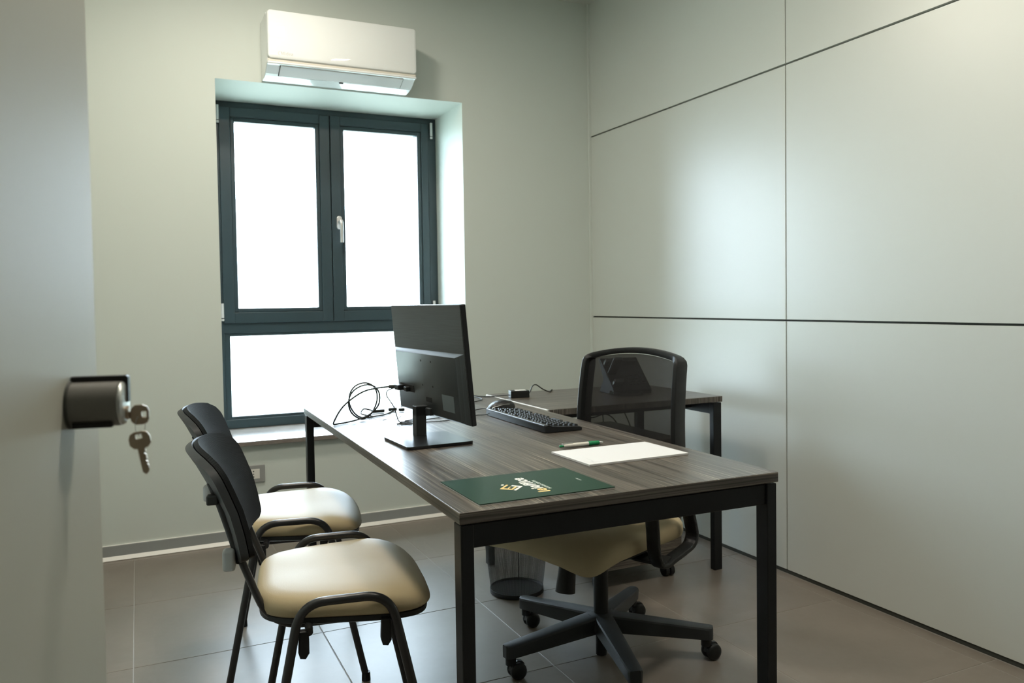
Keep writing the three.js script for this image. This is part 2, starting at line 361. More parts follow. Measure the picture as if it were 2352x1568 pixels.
function keyShape(teeth) {   // bow centre at the origin, blade to -y
  const o = []; const bow = [[-.0085, .0095], [-.004, .0115], [.004, .0115], [.0085, .0095], [.0105, .005], [.0105, -.002], [.0068, -.0062], [.0038, -.0066]];
  o.push(...bow.reverse().map(([x, y]) => [x, y]));
  const out = [[-.0038, -.0066], [-.0068, -.0062], [-.0105, -.002], [-.0105, .005], [-.0085, .0095], [-.004, .0115], [.004, .0115], [.0085, .0095], [.0105, .005], [.0105, -.002], [.0068, -.0062], [.0040, -.0066]];
  const blade = []; for (let k = 0; k < 6; k++) { const y = -.0085 - k * .0038; blade.push([.0038 - teeth[k], y], [.0038 - teeth[k] * .1, y - .0019]); }
  out.push(...blade, [.0022, -.0325], [-.0005, -.0345], [-.0036, -.0315]);
  return extrude(out.reverse(), .0022, .0003, [roundRect(-.0034, .0030, .0040, .0088, .0008, 3)]);
}
function onDoor(o, x, y, z) { o.position.set(DP.x + x * Math.cos(DT) - z * Math.sin(DT) * -1 * -1, DP.y + y, DP.z + x * Math.sin(DT) + z * Math.cos(DT)); o.rotation.set(0, -DT, 0); }
{
  const k1 = thing('key', 'small nickel key stuck in the door lock', 'key'); onDoor(k1, .0605, -.0130, 0);
  part('blank', keyShape([.001, .002, .0012, .0022, .001, .0016]).translate(0, 0, -.0011).rotateZ(-Math.PI / 2).translate(.0035, 0, 0), M.keyMetal, k1);
  const ring = thing('key_ring', 'thin wire ring joining the two keys at the door', 'key ring'); onDoor(ring, .0665, -.0245, 0);
  part('wire', new THREE.TorusGeometry(.0090, .0006, 8, 40).scale(.55, 1.15, 1).rotateY(.5), M.chrome, ring);
  const k2 = thing('key', 'nickel key with notched blade dangling from the ring below the lock', 'key'); onDoor(k2, .0661, -.0420, .001); k2.rotation.z = .17;
  part('blank', keyShape([.0008, .0022, .0010, .0020, .0014, .0006]).translate(0, 0, -.0011), M.keyMetal, k2);
}

// ================================================================ MAIN DESK AND RETURN
const DX = -1.8657, DZ = 2.6215, DR = -.0196, TOP = .74, TT = .0240;
// desk coordinates: a across from the left edge, l along from the near edge
const DC = Math.cos(DR), DS = Math.sin(DR);
const at = (a, y, l) => [DX + a * DC - l * DS, y, DZ - a * DS - l * DC];
const legG = (x0, x1, z0, z1) => bx(x0, x1, 0, TOP - TT - .003, z0, z1, .0025);
{
  const t = thing('desk', 'dark wood office desk on black steel legs holding the monitor', 'desk', [DX, 0, DZ], DR);
  part('tabletop', bx(0, .8012, TOP - TT, TOP, -1.7978, 0, .0018), M.wood, t);
  for (const [x0, x1] of [[.003, .031], [.7702, .7982]]) for (const [z0, z1] of [[-.043, -.003], [-1.7948, -1.7548]]) part('leg', legG(x0, x1, z0, z1), M.blackSteel, t);
  for (const z of [-.043, -1.7948]) part('end_rail', [bx(.030, .7712, TOP - .076, TOP - TT - .004, z + .004, z + .034, .002)], M.blackSteel, t);
  part('beam', [bx(.24, .28, TOP - .064, TOP - TT, -1.77, -.03, .003), bx(.52, .56, TOP - .064, TOP - TT, -1.77, -.03, .003)], M.blackSteel, t);
  part('spacer', bx(.1, .7, TOP - TT - .004, TOP - TT, -.036, -.012), M.blackPlastic, t); part('spacer', bx(.1, .7, TOP - TT - .004, TOP - TT, -1.79, -1.766), M.blackPlastic, t);
}
{
  const X0 = -1.0225, X1 = -.1955, Z0 = .7900, Z1 = 1.3950;
  const t = thing('desk', 'short return desk behind the mesh chair, set against the main desk', 'desk', [X1, 0, Z1], 0);
  part('tabletop', bx(X0 - X1, 0, TOP - TT, TOP, Z0 - Z1, 0, .0018), boxedWood(), t);
  part('joint_glare_strip', bx(X0 - X1 - .007, X0 - X1 - .0015, TOP - TT, TOP + .0004, Z0 - Z1 + .01, -.005, .0006), M.baseLip, t, 'added pale strip standing in for the glare line along the joint');  // strip is added; its pale colour carries the glare along the joint
  for (const z of [-.031, Z0 - Z1 + .003]) part('leg', legG(-.045, -.004, z, z + .028), M.blackSteel, t);
  part('end_rail', bx(-.040, -.010, TOP - .076, TOP - TT - .004, Z0 - Z1 + .03, -.03, .002), M.blackSteel, t);
  part('beam', [bx(X0 - X1 + .01, -.03, TOP - .064, TOP - TT, -.46, -.42, .003), bx(X0 - X1 + .01, -.03, TOP - .064, TOP - TT, -.2, -.16, .003)], M.blackSteel, t);
}
function boxedWood() { const t = woodTex.clone(); t.rotation = Math.PI / 2; t.needsUpdate = true; return mat(0xffffff, .33, { map: t }); }

// drawer pedestal on castors under the return
{
  const t = thing('drawer_pedestal', 'low dark wood drawer unit on castors under the return desk', 'drawer unit', [-.615, 0, 1.12], 0);
  const x = .205, z = .27, y0 = .078;
  part('carcass', [bx(-x, x, y0, .548, -z, z - .02, .001)], M.wood, t);
  part('top_panel', bx(-x, x, .556, .580, -z, z, .001), M.wood, t);
  for (let k = 0; k < 3; k++) { const d = part('drawer', bx(-x, x, y0 + .002 + k * .156, y0 + .152 + k * .156, z - .019, z, .001), M.wood, t); part('drawer_handle', bx(-.06, .06, y0 + .115 + k * .156, y0 + .125 + k * .156, z, z + .018, .003), M.blackSteel, d); }
  for (const sx of [-1, 1]) for (const sz of [-1, 1]) {
    const c = [cyl(.012, .03, 12).translate(sx * .165, .064, sz * .215)];
    for (const k of [-1, 1]) c.push(cyl(.024, .017, 20).rotateZ(Math.PI / 2).translate(sx * .165 + k * .0125, .024, sz * .215 + .01));
    c.push(bx(sx * .165 - .014, sx * .165 + .014, .03, .058, sz * .215 - .012, sz * .215 + .012, .004));
    part('castor', c, M.blackPlastic, t);
  }
}

// ================================================================ VISITOR CHAIRS
function seatRings(cfg) {
  const N = 72, out = [];
  for (const [s, y, fy] of cfg.prof) {
    const ring = [];
    for (let k = 0; k < N; k++) {
      const th = -k / N * Math.PI * 2, c = Math.cos(th), sn = Math.sin(th), n = cfg.n;
      const ex = Math.sign(c) * Math.abs(c) ** (2 / n), ez = Math.sign(sn) * Math.abs(sn) ** (2 / n);
      const t = (ex + 1) / 2;                       // 0 rear .. 1 front
      const half = cfg.rear + (cfg.front - cfg.rear) * Math.min(1, t * 1.35);
      let X = cfg.x0 + (cfg.x1 - cfg.x0) * (.5 + .5 * ex * s), Z = half * ez * s;
      if (c > 0) X += cfg.bow * (1 - (ez * s) ** 2) * t;
      const q = Math.max(0, (X - cfg.fall) / (cfg.x1 - cfg.fall)), r = Math.max(0, (cfg.rise - X) / (cfg.rise - cfg.x0));
      ring.push([X, y - fy * cfg.drop * q * q + fy * cfg.lift * r * r - (cfg.corner ?? 0) * Math.min(1, fy * 1.6) * q ** 1.5 * Math.abs(ez * s) ** 3 - fy * cfg.saddle * (1 - Math.min(1, Math.abs(ez * s))) * (1 - q), Z]);
    }
    out.push(ring);
  }
  return rings(out, true, true, .9);
}
const kx = (y) => { const P = [[.56, -.178], [.585, -.183], [.65, -.195], [.70, -.208], [.75, -.228], [.80, -.250], [.84, -.272]]; for (let i = 1; i < P.length; i++) if (y <= P[i][0] || i === P.length - 1) { const f = (y - P[i - 1][0]) / (P[i][0] - P[i - 1][0]); return P[i - 1][1] + f * (P[i][1] - P[i - 1][1]); } };
function backSurface(grow) {           // (s,t) -> point on the front of the backrest
  return (s, t) => {
    const k = s * 2 - 1, T = t;
    let hw = .213 + grow - .010 * (1 - T);
    const e = .17, d = T < .09 ? (.09 - T) / .09 : T > 1 - e ? (T - 1 + e) / e : 0;
    hw *= T > .5 ? 1 - .22 * (1 - Math.sqrt(Math.max(0, 1 - d * d))) : 1 - .12 * (1 - Math.sqrt(Math.max(0, 1 - d * d)));
    const z = k * hw, q = Math.abs(z) / .213;
    const yt = .829 + grow - .024 * q ** 2.6, yb = .585 - grow + .004 * q * q;
    const y = yb + (yt - yb) * T;
    const conc = (.034 + .019 * Math.max(0, (y - .585) / .25) ** 1.4) * (1 - q * q);
    return [kx(y) - conc, y, -z];
  };
}
function makeVisitorChair(label) {
  const t = thing('visitor_chair', label, 'chair');
  part('seat', seatRings({ n: 4.6, x0: -.185, x1: .212, rear: .192, front: .246, bow: .014, fall: .08, rise: -.10, drop: .030, lift: .006, saddle: .004,
    prof: [[.2, .447, 0], [.95, .447, .2], [.985, .452, .3], [1, .463, .6], [.995, .475, .9], [.97, .486, 1], [.92, .493, 1], [.8, .498, 1], [.6, .500, 1], [.3, .501, 1], [.05, .501, 1]] }), M.leather, t);
  part('seat_pan', seatRings({ n: 4.6, x0: -.182, x1: .209, rear: .189, front: .242, bow: .012, fall: .08, rise: -.1, drop: .012, lift: 0, saddle: 0,
    prof: [[.2, .428, .2], [.93, .430, .6], [.985, .436, 1], [.985, .4475, 1], [.9, .449, 1]] }), M.blackPlastic, t);
  part('backrest', slab(backSurface(0), 28, 26, .011, 0), M.meshFront, t);
  const sh = part('back_shell', slab(backSurface(.003), 28, 26, -.003, -.020), M.darkPlastic, t);
  // sleeves that take the two uprights, and the clip blocks on the shell
  for (const z of [-.15, .15]) part('upright_sleeve', sweep(spline([[-.210, .575, z], [-.228, .640, z], [-.250, .712, z], [-.268, .760, z * .98]], 16), .017, .013, 12, [0, 0, 1]), M.blackPlastic, sh);
  for (const z of [-.165, .165]) {
    part('height_knob', bx(-.249, -.222, .562, .610, z - .014, z + .016, .007), M.greyPlastic, sh, 'grey plastic block');
    part('clip', bx(-.279, -.254, .712, .734, z - .012, z + .012, .004), M.darkPlastic, sh);
  }
  for (const s of [-1, 1]) {
    const pts = fillet([[-.1829, .012, s * .2714], [-.0856, .4993, s * .25], [.1096, .4993, s * .25], [.2172, .012, s * .2714]], [.058, .058]);
    const f = part('leg_frame', tube(pts, .0103, 14), M.tube, t);
    for (const x of [-.1829, .2172]) part('foot', cyl(.0135, .026, 14, .0125).translate(x, .013, s * .2714), M.blackPlastic, f);
    for (const [x, y] of [[-.080, .405], [.100, .412]]) part('spacer_block', extrude([[-.010, .030], [.010, .030], [.012, .010], [.012, -.020], [.004, -.032], [-.008, -.030], [-.012, -.016]], .014, .003).translate(x, y, s * .238 - .007), M.blackPlastic, f);
    // upright: under the seat, bending up into the backrest
    part('upright', sweep(fillet([[.16, .420, s * .15], [-.150, .416, s * .15], [-.212, .580, s * .15]], [.075]), .0125, .0085, 14, [0, 0, 1]), M.tube, t);
  }
  for (const x of [-.068, .105]) part('cross_bar', sweep([V([x, .432, -.245]), V([x, .432, .245])], .009, .009, 10), M.tube, t);
  return t;
}
const chairA = makeVisitorChair('nearer visitor chair facing the desk, pale leather seat and black mesh back');
chairA.position.set(-1.9928, 0, 2.0729); chairA.rotation.y = -.1688; chairA.userData.group = 'visitor chairs in front of the desk';
const chairB = chairA.clone(); chairB.name = numbered('visitor_chair'); chairB.userData = { label: 'farther visitor chair, by the window sill and the wall socket', category: 'chair', group: 'visitor chairs in front of the desk' };
chairB.position.set(-1.9797, 0, 1.3739); chairB.rotation.y = -.1947; scene.add(chairB);

// ================================================================ OFFICE CHAIR
{
  const TURN = -2.77;
  const t = thing('office_chair', 'swivel office chair with see-through mesh back and five-star base', 'chair', [-1.09, 0, 1.866], TURN);
  // base
  const hub = part('base_hub', lathe([[.020, .085], [.050, .087], [.055, .098], [.053, .130], [.046, .1405], [.020, .1415]], 28), M.darkPlastic, t);
  const angs = [33, 105, 177, 249, 321].map((d) => d * Math.PI / 180);      // world angles, x to z
  for (const a of angs) {
    const local = -a - TURN;                // turn about y in the chair's frame
    const prof = (r) => { const f = (r - .03) / .32; return { w: .031 - .009 * f, top: .142 - .034 * f, bot: .086 - .016 * f }; };
    const sec = []; for (const r of [.02, .10, .2, .30, .340, .349, .354]) {
      const q = prof(Math.min(r, .34)); const w = q.w * (r > .352 ? .55 : r > .345 ? .85 : 1);
      sec.push([[r, q.bot, -w * .92], [r, q.bot, w * .92], [r, q.top - .007, w], [r, q.top - .002, w * .9], [r, q.top, w * .62], [r, q.top, -w * .62], [r, q.top - .002, -w * .9], [r, q.top - .007, -w]]);
    }
    const arm = part('base_arm', rings(sec, true, true, .45), M.darkPlastic, t); arm.rotation.y = local;
    // castor: twin wheels that trail towards the right wall
    const cx = .333, trail = .020;       // world +x seen from the arm's frame: (cos a, -sin a)
    const wx = Math.cos(a), wz = -Math.sin(a);          // +x world in arm frame: (cos a, -sin a)
    const g = [cyl(.011, .05, 12).translate(cx, .070, 0)];
    const W0 = new THREE.Vector3(cx + trail * wx, .0265, trail * wz), yaw = Math.atan2(-wz, wx);
    for (const k of [-1, 1]) { const w = lathe([[0, -.010], [.018, -.010], [.0245, -.007], [.0265, 0], [.0245, .007], [.018, .010], [.012, .011], [0, .011]], 22).rotateX(Math.PI / 2 * k).translate(0, 0, k * .0135); g.push(w.rotateY(yaw).translate(W0.x, W0.y, W0.z)); }
    g.push(extrude([[-.026, 0], [-.020, .020], [0, .0285], [.016, .026], [.024, .016], [.010, .012], [0, 0]], .012, .001).translate(0, .0265, -.006).rotateY(yaw).translate(W0.x, 0, W0.z));
    g.push(cyl(.0165, .026, 16).translate(cx, .060, 0));
    part('castor', g, M.blackPlastic, arm);
  }
  part('gas_column', [cyl(.024, .245, 24).translate(0, .255, 0), cyl(.018, .10, 20).translate(0, .055, 0)], M.blackPlastic, t);
  part('mechanism', [bx(-.10, .12, .368, .405, -.075, .075, .012), cyl(.031, .085, 24, .026).rotateZ(.16).translate(.158, .292, .012), cyl(.014, .06, 16).translate(.150, .35, .012), sweep([V([.0, .385, -.07]), V([.0, .388, -.20])], .006)], M.blackPlastic, t);
  part('seat', seatRings({ n: 7, x0: -.180, x1: .308, rear: .232, front: .247, bow: .0, fall: .14, rise: -.06, drop: .045, corner: .038, lift: .004, saddle: .008,
    prof: [[.2, .410, .0], [.95, .408, .25], [.985, .410, .38], [1, .422, .6], [.995, .442, .85], [.97, .455, 1], [.92, .463, 1], [.8, .468, 1], [.6, .470, 1], [.3, .470, 1], [.05, .470, 1]] }), M.leather, t).rotation.y = -.08;
  part('seat_pan', seatRings({ n: 5, x0: -.17, x1: .270, rear: .222, front: .236, bow: .01, fall: .18, rise: -.06, drop: .020, lift: 0, saddle: 0,
    prof: [[.2, .395, 0], [.90, .396, .3], [.975, .402, .6], [.975, .411, .8], [.9, .412, .9]] }), M.blackPlastic, t);
  // backrest frame with a stretched net
  const bs = (s, tt) => { const k = s * 2 - 1, y = .50 + .452 * tt + .026 * tt * (1 - k * k), hw = .200 - .012 * tt ** 2 - .006 * (1 - tt), z = k * hw; const x = -.215 + .022 * Math.sin(tt * Math.PI * .9) - .020 * tt * tt + .024 * (k * k - .6); return [x, y, -z + .022]; };
  const loop = [];
  const K = 22; for (let i = 0; i <= K; i++) loop.push(bs(i / K, 0)); for (let i = 1; i <= K; i++) loop.push(bs(1, i / K)); for (let i = K - 1; i >= 0; i--) loop.push(bs(i / K, 1)); for (let i = K - 1; i > 0; i--) loop.push(bs(0, i / K));
  const lc = new THREE.CatmullRomCurve3(loop.map(V), true, 'centripetal').getPoints(150).map((q) => q);
  // soften the corners
  for (let r = 0; r < 3; r++) { const c = lc.map((q) => q.clone()), n = c.length - 1; for (let i = 0; i <= n; i++) lc[i].copy(c[i]).multiplyScalar(.5).addScaledVector(c[(i - 1 + n) % n], .25).addScaledVector(c[(i + 1) % n], .25); }
  lc.push(lc[1].clone()); 
  const bf = part('back_frame', frameLoop(lc.slice(0, -1)), M.blackPlastic, t);
  part('back_net', slab((s, q) => { const [x, y, z] = bs(.02 + .96 * s, .02 + .955 * q); return [x + .004, y, z]; }, 20, 20, 0, -.0012), M.netting, t, 'see-through black mesh');
  part('back_spine', [sweep(spline([[-.02, .392, 0], [-.14, .388, 0], [-.215, .405, 0], [-.258, .46, 0], [-.262, .53, 0]], 30), .028, .011, 12, [0, 0, 1]), bx(-.262, -.232, .495, .535, -.08, .08, .008)], M.blackPlastic, t);
  // closed loop armrests
  for (const s of [-1, 1]) {
    const z = s * .272;
    const pts = new THREE.CatmullRomCurve3([[.077, .376, z], [.096, .41, z], [.104, .48, z], [.114, .58, z], [.114, .632, z], [.085, .654, z], [.01, .656, z], [-.040, .645, z], [-.066, .61, z], [-.076, .555, z], [-.090, .50, z], [-.106, .452, z], [-.112, .420, z], [-.098, .397, z], [-.06, .386, z], [.0, .376, z], [.05, .368, z]].map(V), true, 'centripetal').getPoints(110);
    const arm = part('armrest', [frameBand(pts, .022, .009, [0, 0, 1]), sweep([V([.04, .376, s * .285]), V([.06, .380, s * .20]), V([.07, .392, s * .10])], .040, .010, 12, [1, 0, 0])], M.blackPlastic, t);
    part('arm_pad', bx(-.05, .12, .654, .672, z - .03, z + .03, .009), M.blackPlastic, arm);
  }
}
function frameLoop(pts) {            // closed frame of rounded rectangular section, deeper than wide
  const n = pts.length - 1, prof = roundRect(-.0095, .0095, -.018, .018, .0035, 2), list = [];
  for (let i = 0; i <= n; i++) {
    const p = pts[i % n], T = pts[(i + 1) % n].clone().sub(pts[(i - 1 + n) % n]).normalize();
    const fwd = new THREE.Vector3(1, 0, 0).addScaledVector(T, -T.x).normalize(), side = new THREE.Vector3().crossVectors(T, fwd);
    const s = 1 + 1.1 * Math.max(0, Math.abs(T.y) - .3);
    list.push(prof.map(([a, b]) => p.clone().addScaledVector(side, a).addScaledVector(fwd, b * s - .006).toArray()));
  }
  return rings(list, false, false, .55);
}
function frameBand(pts, ru, rv, across) {
  const n = pts.length - 1, prof = roundRect(-ru, ru, -rv, rv, rv * .95, 3), list = [];
  for (let i = 0; i <= n; i++) {
    const p = pts[i % n], T = pts[(i + 1) % n].clone().sub(pts[(i - 1 + n) % n]).normalize();
    const a = V(across), b = new THREE.Vector3().crossVectors(T, a).normalize();
    list.push(prof.map(([u, v]) => p.clone().addScaledVector(a, u).addScaledVector(b, v).toArray()));
  }
  return rings(list, false, false, .8);
}

// wire mesh waste basket
{
  const t = thing('waste_basket', 'black wire mesh waste basket on the floor under the desk', 'waste basket', [-1.085, 0, 1.214]);
  part('net_wall', lathe([[.104, .016], [.135, .285]], 48), M.basketNet, t, 'fine dark wire mesh');
  part('bottom', lathe([[0, .010], [.100, .010], [.104, .018], [.107, .018], [.107, .002], [.100, 0], [0, 0]], 48), M.blackPlastic, t);
  part('rim', new THREE.TorusGeometry(.135, .005, 10, 48).rotateX(Math.PI / 2).translate(0, .285, 0), M.blackPlastic, t);
  part('seam', sweep([V([.052, .016, -.0905]), V([.0675, .285, -.117])], .002), M.blackPlastic, t);
}

// ================================================================ MONITOR
{
  const P0 = at(.244, 0, .880), yaw = .093 + DR;   // local: +x out of the screen, +z to the near edge, at the panel's foot
  const t = thing('monitor', 'flat computer monitor seen from behind on the desk', 'monitor', [P0[0], TOP, P0[2]], yaw);
  const z0 = -.2500, z1 = .2790, h = .341, y0 = .067, tilt = .086;
  const tiltG = (g) => g.rotateZ(tilt).translate(0, y0, 0);
  // thin panel; its back is at x<0
  const body = part('panel', tiltG(bx(-.010, .006, 0, h, z0, z1, .004)), M.monitorEdge, t);
  part('screen', tiltG(bx(.006, .0068, .012, h - .008, z0 + .008, z1 - .008)), M.screen, body);
  part('back_cover', tiltG(bx(-.0125, -.0095, .004, h - .001, z0 + .002, z1 - .002, .0014)), M.monitorBack, t);
  // thicker lower housing: ledge on top, chamfered ends
  const ring = (x, a, b, c, d) => [[x, a, c], [x, a, d], [x, b, d], [x, b, c]];
  part('rear_housing', tiltG(rings([ring(-.0115, .002, .2035, z0 + .002, z1 - .002), ring(-.0245, .010, .1935, z0 + .034, z1 - .036), ring(-.0255, .012, .1920, z0 + .037, z1 - .039)], true, true, .5)), M.monitorBack, t);
  const ports = part('port_recess', tiltG(bx(-.0268, -.0245, .066, .089, -.197, -.082, .001)), M.hole, t);
  part('plug', tiltG(geo([bx(-.049, -.0265, .069, .086, -.196, -.160, .003)])), M.blackPlastic, ports);
  part('plug', tiltG(geo([bx(-.041, -.0265, .068, .083, -.135, -.112, .003)])), M.blackPlastic, ports);
  for (const [y, z] of [[.172, -.0075], [.172, .0675], [.097, -.0075], [.097, .0675]]) part('screw_hole', tiltG(cyl(.003, .002, 12).rotateZ(Math.PI / 2).translate(-.0250, y, z)), M.hole, t);
  part('rating_sticker', tiltG(bx(-.0263, -.0250, .033, .080, .130, .210)), M.sticker, t, 'grey rating sticker');
  part('latch', tiltG(bx(-.0264, -.0250, .047, .062, .008, .050, .001)), M.hole, t);
  // stand
  const st = part('stand_neck', [bx(-.066, -.033,   .006, .098, -.018, .013, .002), bx(-.066, -.022,   .068, .0992, -.018, .013, .002), bx(-.036, -.014, .072, .094, -.010, .045, .003)], M.darkPlastic, t);
  const base = thing2Base();
  part('stand_base', base, M.monitorEdge, t);
  function thing2Base() {
    // the plate is placed in desk coordinates, then taken into the monitor's frame
    const g = extrude(roundRect(-.1015, .1015, -.108, .108, .012), .006, .0015).rotateX(-Math.PI / 2);
    const c = at(.196, 0, .803); const dx = c[0] - P0[0], dz = c[2] - P0[2], cc = Math.cos(yaw), ss = Math.sin(yaw);
    return g.rotateY(.06 - yaw + DR).translate(cc * dx - ss * dz, .0018, ss * dx + cc * dz);
  }
}

// ================================================================ KEYBOARD AND MOUSE
{
  // measured corners in desk coordinates: near-left (.557,.763), far-left (.563,1.233), near-right (.687,.757)
  const c = at(.626, TOP, .998), t = thing('keyboard', 'black wired computer keyboard lying between monitor and chair', 'keyboard', c, DR + .013);
  const hl = .236, b0 = .009, b1 = .024;     // local x: -.066 rear (raised) .. .066 front
  const sec = (z, s) => [[-.066 * s, .002, z], [.066 * s, .002, z], [.067 * s, b0, z], [.060 * s, b0 + .0035, z], [-.050, b1 - .004, z], [-.055, b1, z], [-.066 * s, b1 - .003, z]];
  part('case', rings([sec(-hl, .985), sec(-hl + .004, 1), sec(hl - .004, 1), sec(hl, .985)].map((r) => r.reverse()), true, true, .4), M.blackPlastic, t);
  part('rear_strip', bx(-.0672, -.052, .0205, .0255, -hl + .004, hl - .004, .002), M.kbRim, t);
  const kg = (w) => { const g = new THREE.CylinderGeometry(1, 1.20, .006, 4, 1).rotateY(Math.PI / 4).scale(.0076 * .94, 1, .0076 * .94 * w); return toCreasedNormals(g, .3); };
  const cache = {}; const rows = [[-.043, 'f'], [-.020, 'n'], [-.0015, 'n'], [.017, 'n'], [.0355, 'n'], [.054, 's']];
  const key = (x, z, w) => { cache[w] ??= kg(w); const k = part('key', cache[w], M.keyCap, t); k.position.set(x, b0 + .0065 + (b1 - b0 - .006) * (.060 - x) / .11, z); k.rotation.z = -.12; };
  for (const [x, kind] of rows) {
    const U = .0188; let z = -hl + .012 + U / 2;     // the far end (local -z) is the user's left? keys run the whole length
    const n = 22;
    if (kind === 'f') for (let i = 0; i < n; i++) { if ([1, 6, 11, 15, 19].includes(i)) continue; key(x, hl - .014 - U / 2 - i * .0205, 1); }
    else if (kind === 'n') for (let i = 0; i < n; i++) { if (i === 15 || i === 19) continue; key(x, hl - .014 - U / 2 - i * .0205, i === 14 ? 1.05 : 1); }
    else { for (const [i, w] of [[0, 1.2], [1.3, 1.2], [2.6, 1.2], [6, 5.5], [9.6, 1.2], [10.9, 1.2], [12.2, 1.2], [13.5, 1.2], [16, 1], [17, 1], [18, 1], [20, 2], [21.3, 1]]) key(x, hl - .014 - U / 2 - i * .0205, w); }
  }
  const w2 = (a, y, l) => { const q = at(a, y, l), dx = q[0] - c[0], dz = q[2] - c[2], r = DR + .013; return [Math.cos(r) * dx - Math.sin(r) * dz, y - TOP, Math.sin(r) * dx + Math.cos(r) * dz]; };
  part('cable', tube(spline([w2(.560, TOP + .012, 1.20), w2(.548, TOP + .005, 1.215), w2(.52, TOP + .003, 1.233), w2(.47, TOP + .0028, 1.205), w2(.42, TOP + .0028, 1.175), w2(.35, TOP + .0028, 1.160), w2(.27, TOP + .0028, 1.172), w2(.225, TOP + .0028, 1.172), w2(.228, TOP + .003, 1.205), w2(.27, TOP + .004, 1.20)], 70), .0018, 6), M.cableThin, t);
}
{
  const a0 = [.662, 1.338], c = at(a0[0], TOP, a0[1]), t = thing('computer_mouse', 'black computer mouse beside the end of the keyboard', 'mouse', c, DR + .10);
  const N = 36, sec = [];
  for (const [s, y] of [[.0, .0012], [.90, .0012], [1, .006], [1.0, .012], [.96, .020], [.86, .028], [.70, .0335], [.48, .0365], [.2, .038], [0.01, .0382]]) {
    const r = []; for (let k = 0; k < N; k++) { const th = -k / N * 2 * Math.PI, cx = Math.cos(th), sz = Math.sin(th); const x = .056 * Math.sign(cx) * Math.abs(cx) ** .8 * s, z = .031 * Math.sign(sz) * Math.abs(sz) ** .8 * s * (1 - .10 * (cx > 0 ? 0 : -cx * .9)); const f = (x + .056) / .112; r.push([x, y > .006 ? .006 + (y - .006) * (.42 + .60 * Math.sin(Math.min(1, f * 1.25 + .12) * Math.PI * .62)) : y, z]); } sec.push(r);
  }
  part('shell', rings(sec, false, false, 1.2), mat(L(.012, .014, .016), .42), t);
  part('wheel', cyl(.009, .006, 16).rotateX(Math.PI / 2).translate(-.032, .020, 0), M.darkPlastic, t);
  part('side_strip', sweep(spline([[-.050, .014, .022], [-.03, .0195, .0285], [0, .024, .0295], [.02, .024, .0285]], 20), .0012, .0016, 6), M.chrome, t);
  const w2 = (a, y, l) => { const q = at(a, y, l), dx = q[0] - c[0], dz = q[2] - c[2], r = DR + .10; return [Math.cos(r) * dx - Math.sin(r) * dz, y - TOP, Math.sin(r) * dx + Math.cos(r) * dz]; };
  part('cable', tube(spline([[-.054, .008, 0], w2(.595, TOP + .006, 1.366), w2(.5675, TOP + .003, 1.367), w2(.52, TOP + .0028, 1.335), w2(.46, TOP + .0028, 1.29), w2(.40, TOP + .0028, 1.255), w2(.33, TOP + .003, 1.225), w2(.29, TOP + .003, 1.235), w2(.25, TOP + .0028, 1.23)], 60), .0018, 6), M.cableThin, t);
}

// ================================================================ CABLES ON THE DESK
{
  const c = at(.16, TOP, 1.3), t = thing('monitor_cable', 'thick black cable looping up from the desk to the monitor back', 'cable', c, DR);
  const w2 = (a, y, l) => [a - .16, y - TOP, -(l - 1.3)];
  const pts = [[.188, .8785, 1.105], [.168, .877, 1.120], [.130, .868, 1.170], [.100, .8535, 1.215], [.062, .826, 1.235], [.036, .800, 1.245], [.016, .765, 1.255], [.0105, .7455, 1.262], [.030, .7435, 1.275], [.068, .744, 1.295], [.115, .749, 1.318], [.150, .763, 1.318], [.176, .795, 1.30], [.180, .830, 1.295], [.166, .858, 1.29], [.140, .870, 1.285], [.110, .866, 1.285], [.082, .848, 1.285], [.069, .815, 1.29], [.078, .780, 1.30], [.100, .757, 1.315], [.124, .7465, 1.325], [.150, .756, 1.33], [.172, .780, 1.34], [.184, .815, 1.345], [.178, .848, 1.345], [.160, .866, 1.345], [.132, .872, 1.34], [.104, .862, 1.34], [.086, .838, 1.34], [.084, .805, 1.345], [.098, .772, 1.352], [.122, .750, 1.36], [.152, .7435, 1.372], [.185, .7435, 1.39], [.222, .7435, 1.41], [.265, .7435, 1.47], [.30, .7435, 1.555], [.325, .7435, 1.63]];
  part('cord', tube(spline(pts.map((q) => w2(...q)), 260), .0028, 8), M.cable, t);
  part('plug', [sweep(spline([w2(.1995, .8795, 1.098), w2(.185, .878, 1.107), w2(.168, .877, 1.120)], 8), .0062, .0062, 10), sweep([w2(.222, .882, 1.085), w2(.1995, .8795, 1.098)].map(V), .0085, .006, 10)], M.cable, t);
}
{
  const c = at(.27, TOP, 1.5), t = thing('power_strip', 'small dark plug cluster with short leads lying behind the cable loops', 'plugs', c, DR);
  part('plug_body', [bx(-.07, -.02, .001, .013, -.008, .008, .004), bx(.0, .032, .001, .014, -.022, -.008, .004), bx(.034, .056, .001, .013, .0, .014, .004)], M.cable, t);
  part('lead', [tube(spline([[-.07, .012, 0], [-.1, .02, .01], [-.12, .008, .05], [-.09, .003, .1]], 20), .0025, 6), tube(spline([[.05, .014, -.016], [.08, .018, -.03], [.1, .02, .0], [.075, .016, .01]], 20), .0022, 6), tube(spline([[.07, .012, .01], [.1, .022, .02], [.11, .02, -.02]], 20), .0022, 6)], M.cable, t);
}
